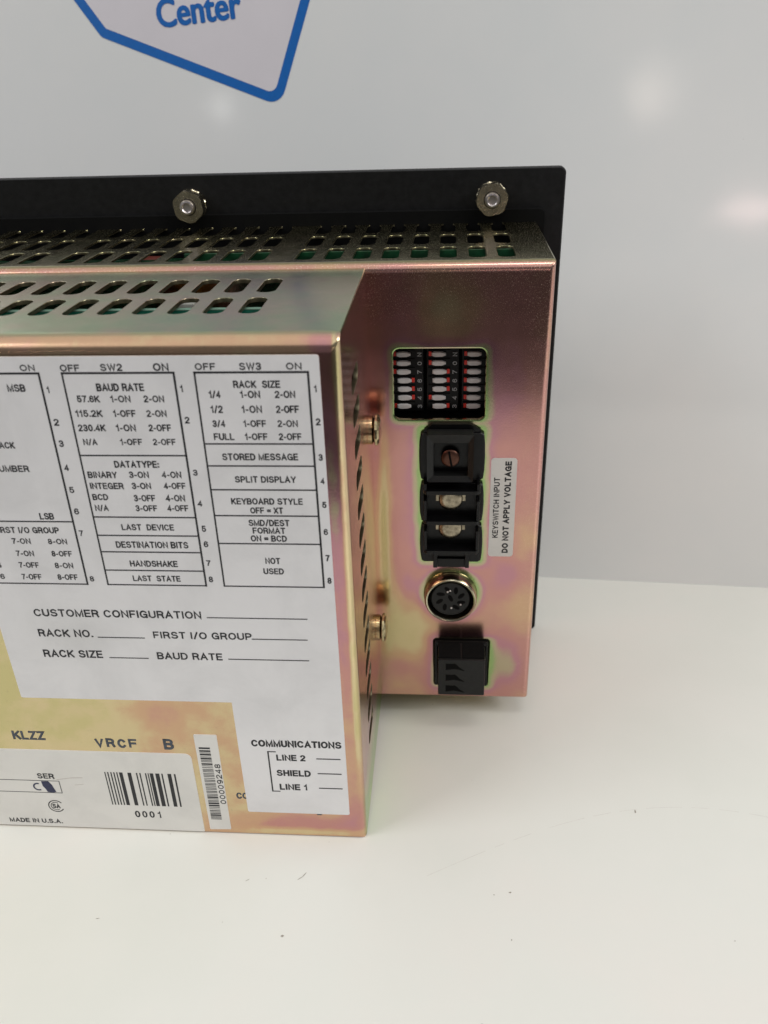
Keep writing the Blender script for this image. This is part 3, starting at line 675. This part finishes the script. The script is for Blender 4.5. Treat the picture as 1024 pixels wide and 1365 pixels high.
# ---------------------------------------------------------------- labels
YF = -D1
def label_poly(name, pts, rad, mat, y0, th=0.14, parent=unit):
    q = Bag(); q.prism(rpoly(pts, rad, 4), y0, y0-th, 'y'); return q.done(name, mat, parent, None)
tagk = lambda o: tag(o, kind='stuff')
big = label_poly('switch_chart_label', [(-150, 130.15), (-50.1, 130.15), (-50.1, 8.5), (-76.45, 8.5), (-76.55, 45.0), (-128.3, 45.0), (-128.5, 95), (-150, 95)],
                 [0.2, .5, .5, .5, 0, .5, 0, 0.2], M_LAB, YF-0.01)
YI = YF-0.17
MAIN = [('ON', -108.61, -105.62, 127.26, 1.31, 0), ('OFF', -100.6, -96.7, 127.14, 1.39, 0), ('SW2', -92.61, -88.26, 127.2, 1.45, 0), ('ON', -82.2, -79.17, 127.15, 1.56, 0), ('MSB', -112.15, -108.47, 123.06, 1.54, 0), ('1', -104.2, -103.45, 122.77, 1.35, 0), ('2', -104.29, -103.25, 115.86, 1.48, 0), ('3', -104.26, -103.28, 111.25, 1.44, 0), ('4', -104.33, -103.34, 105.84, 1.44, 0), ('5', -104.35, -103.3, 100.75, 1.44, 0), ('6', -104.37, -103.31, 95.65, 1.48, 0), ('7', -104.37, -103.46, 90.4, 1.39, 0), ('8', -104.34, -103.37, 78.82, 1.37, 0), ('RACK', -117.97, -113.63, 110.86, 1.45, 0), ('NUMBER', -119.61, -111.85, 105.58, 1.49, 0), ('LSB', -112.2, -109.04, 94.37, 1.59, 0), ('FIRST I/O GROUP', -123.2, -108.67, 90.97, 1.53, 0), ('7-ON', -119.82, -115.62, 88.29, 1.41, 0), ('8-ON', -111.75, -107.5, 88.29, 1.36, 0), ('7-ON', -119.66, -115.59, 85.17, 1.43, 0), ('8-OFF', -111.61, -107.03, 85.18, 1.43, 0), ('7-OFF', -119.71, -115.14, 82.18, 1.45, 0), ('8-ON', -111.56, -107.41, 82.15, 1.45, 0), ('4', -124.72, -123.69, 82.09, 1.46, 0), ('7-OFF', -119.81, -115.21, 79.1, 1.48, 0), ('8-OFF', -111.59, -106.98, 79.13, 1.47, 0), ('6', -124.75, -123.71, 79.15, 1.38, 0), ('BAUD RATE', -94.14, -84.64, 123.1, 1.6, 0), ('57.6K', -98.53, -93.93, 120.8, 1.44, 0), ('1-ON', -91.79, -87.74, 120.79, 1.43, 0), ('2-ON', -85.12, -81.02, 120.77, 1.43, 0), ('115.2K', -99.47, -93.95, 117.73, 1.46, 0), ('1-OFF', -91.79, -87.22, 117.72, 1.46, 0), ('2-ON', -85.07, -81.0, 117.71, 1.45, 0), ('230.4K', -99.54, -93.89, 114.65, 1.49, 0), ('1-ON', -91.79, -87.74, 114.65, 1.48, 0), ('2-OFF', -85.12, -80.53, 114.65, 1.48, 0), ('N/A', -99.13, -96.22, 111.63, 1.39, 0), ('1-OFF', -91.47, -86.93, 111.64, 1.39, 0), ('2-OFF', -84.74, -80.07, 111.65, 1.38, 0), ('DATATYPE:', -93.62, -84.3, 106.62, 1.55, 0), ('BINARY', -99.64, -93.47, 104.25, 1.49, 0), ('3-ON', -90.95, -86.79, 104.29, 1.49, 0), ('4-ON', -84.09, -79.99, 104.32, 1.48, 0), ('INTEGER', -99.71, -92.55, 101.71, 1.47, 0), ('3-ON', -90.81, -86.74, 101.75, 1.47, 0), ('4-OFF', -84.06, -79.46, 101.79, 1.46, 0), ('BCD', -99.67, -96.34, 99.12, 1.45, 0), ('3-OFF', -90.87, -86.29, 98.87, 1.53, 0), ('4-ON', -84.1, -79.99, 98.92, 1.53, 0), ('N/A', -99.65, -96.74, 96.54, 1.47, 0), ('3-OFF', -90.92, -86.27, 96.53, 1.46, 0), ('4-OFF', -84.11, -79.61, 96.58, 1.46, 0), ('LAST  DEVICE', -94.77, -83.4, 91.93, 1.5, 0), ('DESTINATION BITS', -96.8, -80.91, 87.55, 1.63, 0), ('HANDSHAKE', -94.54, -83.94, 82.82, 1.58, 0), ('LAST  STATE', -94.54, -83.88, 79.05, 1.51, 0), ('1', -77.53, -76.86, 122.87, 1.41, 0), ('2', -77.54, -76.6, 116.32, 1.42, 0), ('3', -77.52, -76.55, 104.89, 1.35, 0), ('4', -77.52, -76.53, 97.77, 1.4, 0), ('5', -77.46, -76.54, 91.69, 1.5, 0), ('6', -77.52, -76.55, 87.92, 1.48, 0), ('7', -77.57, -76.63, 83.22, 1.42, 0), ('8', -77.58, -76.62, 79.04, 1.46, 0), ('OFF', -74.04, -70.06, 127.29, 1.37, 0), ('SW3', -65.47, -61.23, 127.24, 1.47, 0), ('ON', -56.46, -53.47, 127.27, 1.39, 0), ('RACK  SIZE', -67.03, -57.89, 123.65, 1.5, 0), ('1/4', -72.05, -69.73, 121.62, 1.49, 0), ('1-ON', -65.92, -61.97, 121.6, 1.49, 0), ('2-ON', -59.12, -55.13, 121.58, 1.48, 0), ('1/2', -72.08, -69.66, 118.52, 1.56, 0), ('1-ON', -65.96, -61.9, 118.51, 1.55, 0), ('2-OFF', -59.15, -54.64, 118.5, 1.55, 0), ('3/4', -72.09, -69.54, 115.56, 1.46, 0), ('1-OFF', -65.92, -61.38, 115.56, 1.46, 0), ('2-ON', -59.12, -55.09, 115.56, 1.46, 0), ('FULL', -72.18, -68.03, 112.76, 1.49, 0), ('1-OFF', -65.93, -61.35, 112.77, 1.48, 0), ('2-OFF', -59.11, -54.56, 112.77, 1.48, 0), ('STORED MESSAGE', -71.02, -55.61, 108.36, 1.52, 0), ('SPLIT DISPLAY', -69.0, -56.42, 103.35, 1.48, 0), ('KEYBOARD STYLE', -70.37, -55.42, 98.31, 1.48, 0), ('OFF = XT', -66.59, -59.68, 96.2, 1.45, 0), ('SMD/DEST', -67.26, -58.59, 93.22, 1.52, 0), ('FORMAT', -66.58, -59.62, 91.37, 1.49, 0), ('ON = BCD', -67.18, -59.46, 89.46, 1.51, 0), ('NOT', -64.63, -61.35, 83.89, 1.55, 0), ('USED', -65.26, -60.8, 81.28, 1.53, 0), ('1', -51.42, -50.81, 122.77, 1.39, 0), ('2', -51.52, -50.61, 115.91, 1.49, 0), ('3', -51.51, -50.65, 108.32, 1.43, 0), ('4', -51.44, -50.6, 103.07, 1.39, 0), ('5', -51.45, -50.56, 97.61, 1.43, 0), ('6', -51.54, -50.64, 91.18, 1.48, 0), ('7', -51.55, -50.66, 84.75, 1.54, 0), ('8', -51.49, -50.6, 79.06, 1.54, 0), ('RACK NO.', -119.56, -106.65, 63.46, 2.13, 0), ('RACK SIZE', -119.67, -105.45, 57.53, 2.19, 0), ('COMMUNICATIONS', -73.21, -50.97, 31.18, 2.21, 1.0), ('LINE 2', -67.39, -60.11, 26.7, 2.05, 1.0), ('SHIELD', -67.76, -59.15, 21.52, 2.1, 1.0), ('LINE 1', -67.4, -60.32, 16.75, 2.08, 1.0), ('CUSTOMER CONFIGURATION', -119.35, -80.55, 69.15, 2.06, 0), ('FIRST I/O GROUP', -92.48, -69.66, 63.51, 1.96, 0), ('BAUD RATE', -92.51, -77.14, 57.54, 2.02, 0)]
q = Bag()
for s, x0, x1, z, h, bo in MAIN: text_into(q, s, x0, x1, z, h, YI, 0.022 if bo else 0.008)
tagk(q.done('printed_lettering', M_INK, big, None))
q = Bag()
def LN(x0, z0, x1, z1, wd=0.34): line_into(q, (x0, z0), (x1, z1), wd, YI-0.004)
for xa, xb, zs in ((-148, -105.1, (126.8, 93.87, 78.07)), (-100.45, -78.35, (126.8, 109.35, 95.1, 90.63, 86.53, 81.85, 78.07)), (-74.3, -52.35, (126.8, 111.95, 107.1, 101.7, 95.65, 88.9, 78.07))):
    for z in zs: LN(xa, z, xb, z, .42 if z in (126.8,) else .32)
    LN(xb, zs[0], xb, zs[-1], .42)
    if xa > -120: LN(xa, zs[0], xa, zs[-1], .36)
for x0, x1, z in ((-79.2, -56.7, 69.55), (-105.5, -94.7, 63.55), (-69.6, -57.1, 63.8), (-103.85, -94.75, 57.72), (-75.7, -57.15, 57.95)): LN(x0, z, x1, z, .27)
for z in (27.65, 22.7, 17.7): LN(-57.25, z, -51.6, z, .34)
LN(-67.5, 29.6, -69.3, 29.6, .32); LN(-69.3, 29.6, -69.3, 16.2, .36); LN(-69.3, 16.2, -67.5, 16.2, .32)
tagk(q.done('ruled_lines', M_INK, big, None))

plate = label_poly('rating_label', [(-160, 28.0), (-88.9, 28.0), (-88.9, 0.55), (-160, 0.55)], [0, 1.6, .3, 0], M_LAB2, YF-0.01)
q = Bag()
text_into(q, 'SER', -130.42, -125.91, 18.05, 1.85, YI, .012); text_into(q, 'MADE IN U.S.A.', -141.79, -127.2, 1.75, 1.6, YI, .014)
for i, c_ in enumerate('0001'): text_into(q, c_, -106.8+i*1.93 + (0.3 if c_ == '1' else 0), -105.4+i*1.93-(0.2 if c_ == '1' else 0), 5.06, 2.4, YI, .004)
def arc(bag, cx, cz, r, a0, a1, wd, y, n=26):
    V = []
    for i in range(n+1):
        a = R3(a0+(a1-a0)*i/n); V += [(cx+(r-wd/2)*math.cos(a), y, cz+(r-wd/2)*math.sin(a)), (cx+(r+wd/2)*math.cos(a), y, cz+(r+wd/2)*math.sin(a))]
    bag.add(V, [(2*i, 2*i+1, 2*i+3, 2*i+2) for i in range(n)])
arc(q, -127.7, 8.2, 2.0, 35, 330, .30, YI); arc(q, -127.7, 8.2, 1.35, 60, 300, .22, YI); text_into(q, 'SA', -128.7, -126.6, 7.4, 1.6, YI, .02)
tagk(q.done('printed_lettering', M_INK, plate, None))
q = Bag()
def LN2(x0, z0, x1, z1, wd=.2): line_into(q, (x0, z0), (x1, z1), wd, YI)
LN2(-158, 17.3, -125.0, 17.3); LN2(-158, 13.07, -125.0, 13.07); LN2(-125.0, 17.3, -125.0, 13.07)
tagk(q.done('ruled_lines', M_INK, plate, None))
q = Bag()
bw = (945-560); Xb = lambda px: -112.3+(px-560)/bw*18.7
for a, c_ in ((560, 566), (575, 582), (592, 599), (608, 615), (624, 631), (639, 658), (684, 704), (730, 737), (748, 755), (778, 785), (792, 798), (803, 822), (833, 855), (865, 873), (898, 918), (932, 941)):
    x0, x1 = Xb(a), Xb(c_); q.add([(x0, YI, 9.45), (x1, YI, 9.45), (x1, YI, 21.05), (x0, YI, 21.05)], [(0, 1, 2, 3)])
q.done('barcode', M_INK, plate, None)
q = Bag()
arc(q, -131.0, 15.1, 1.15, 70, 300, .45, YI-.01, 14)
q.add([(-129.8, YI-.01, 17.1), (-127.9, YI-.01, 17.15), (-127.2, YI-.01, 16.0), (-126.5, YI-.01, 13.4), (-127.5, YI-.01, 13.1), (-128.8, YI-.01, 13.3), (-129.2, YI-.01, 14.5), (-129.7, YI-.01, 15.4)], [tuple(range(8))])
q.done('handwriting', M_PEN, plate, None)
q = Bag(); line_into(q, (-125.5, 17.8), (-121.5, 18.6), .10, YI); line_into(q, (-121.5, 18.6), (-118.5, 18.75), .12, YI); line_into(q, (-121.0, 16.1), (-118.6, 16.5), .08, YI)
q.done('pencil_mark', simple('brown_smear', (0.38, 0.30, 0.27), 0.6), plate, None)

bar = label_poly('barcode_label', [(-87.35, 34.5), (-81.6, 34.5), (-81.7, 1.75), (-87.3, 1.5)], .25, M_LAB2, YF-0.01)
q = Bag(); z = 30.4
random.seed(11)
while z > 5.3:
    t_ = random.choice((.22, .22, .30, .55)); q.add([(-86.55, YI, z), (-83.75, YI, z), (-83.75, YI, z-t_), (-86.55, YI, z-t_)], [(0, 1, 2, 3)]); z -= t_+random.choice((.20, .24, .38))
q.done('barcode', M_INK, bar, None)
q = Bag(); rot_text(q, '00009248', -83.35, -81.85, 11.0, 24.9, YI, 0.0); q.done('printed_lettering', M_INK, bar, None)

q = Bag()                                                   # stamped straight onto the zinc
def dots_text(s, x0, x1, z, h): text_into(q, s, x0, x1, z, h, YF-0.03, .018)
dots_text('KLZZ', -133.7, -125.3, 31.2, 2.9); dots_text('B', -95.4, -92.8, 29.2, 3.5); dots_text('CC', -79.0, -75.9, 12.9, 2.2)
for i, c_ in enumerate('VRCF'): dots_text(c_, -112.8+i*2.85, -110.6+i*2.85, 29.3+(i % 2)*.15, 2.9)
q.add([(-58.6, YF-.03, 8.3), (-57.3, YF-.03, 8.25), (-57.4, YF-.03, 7.95), (-58.5, YF-.03, 7.95)], [(0, 1, 2, 3)])
q.done('stamped_lettering', M_INKS, unit, None)

key = label_poly('keyswitch_label', [(-13.95, 83.1), (-6.95, 83.1), (-6.95, 52.2), (-13.95, 52.2)], .9, M_LAB2, -0.01)
q = Bag(); rot_text(q, 'KEYSWITCH INPUT', -13.0, -11.4, 58.35, 77.3, -.17, .006); rot_text(q, 'DO NOT APPLY VOLTAGE', -10.15, -8.4, 53.4, 82.2, -.17, .03)
q.done('printed_lettering', M_INK, key, None)

bpy.context.view_layer.update()
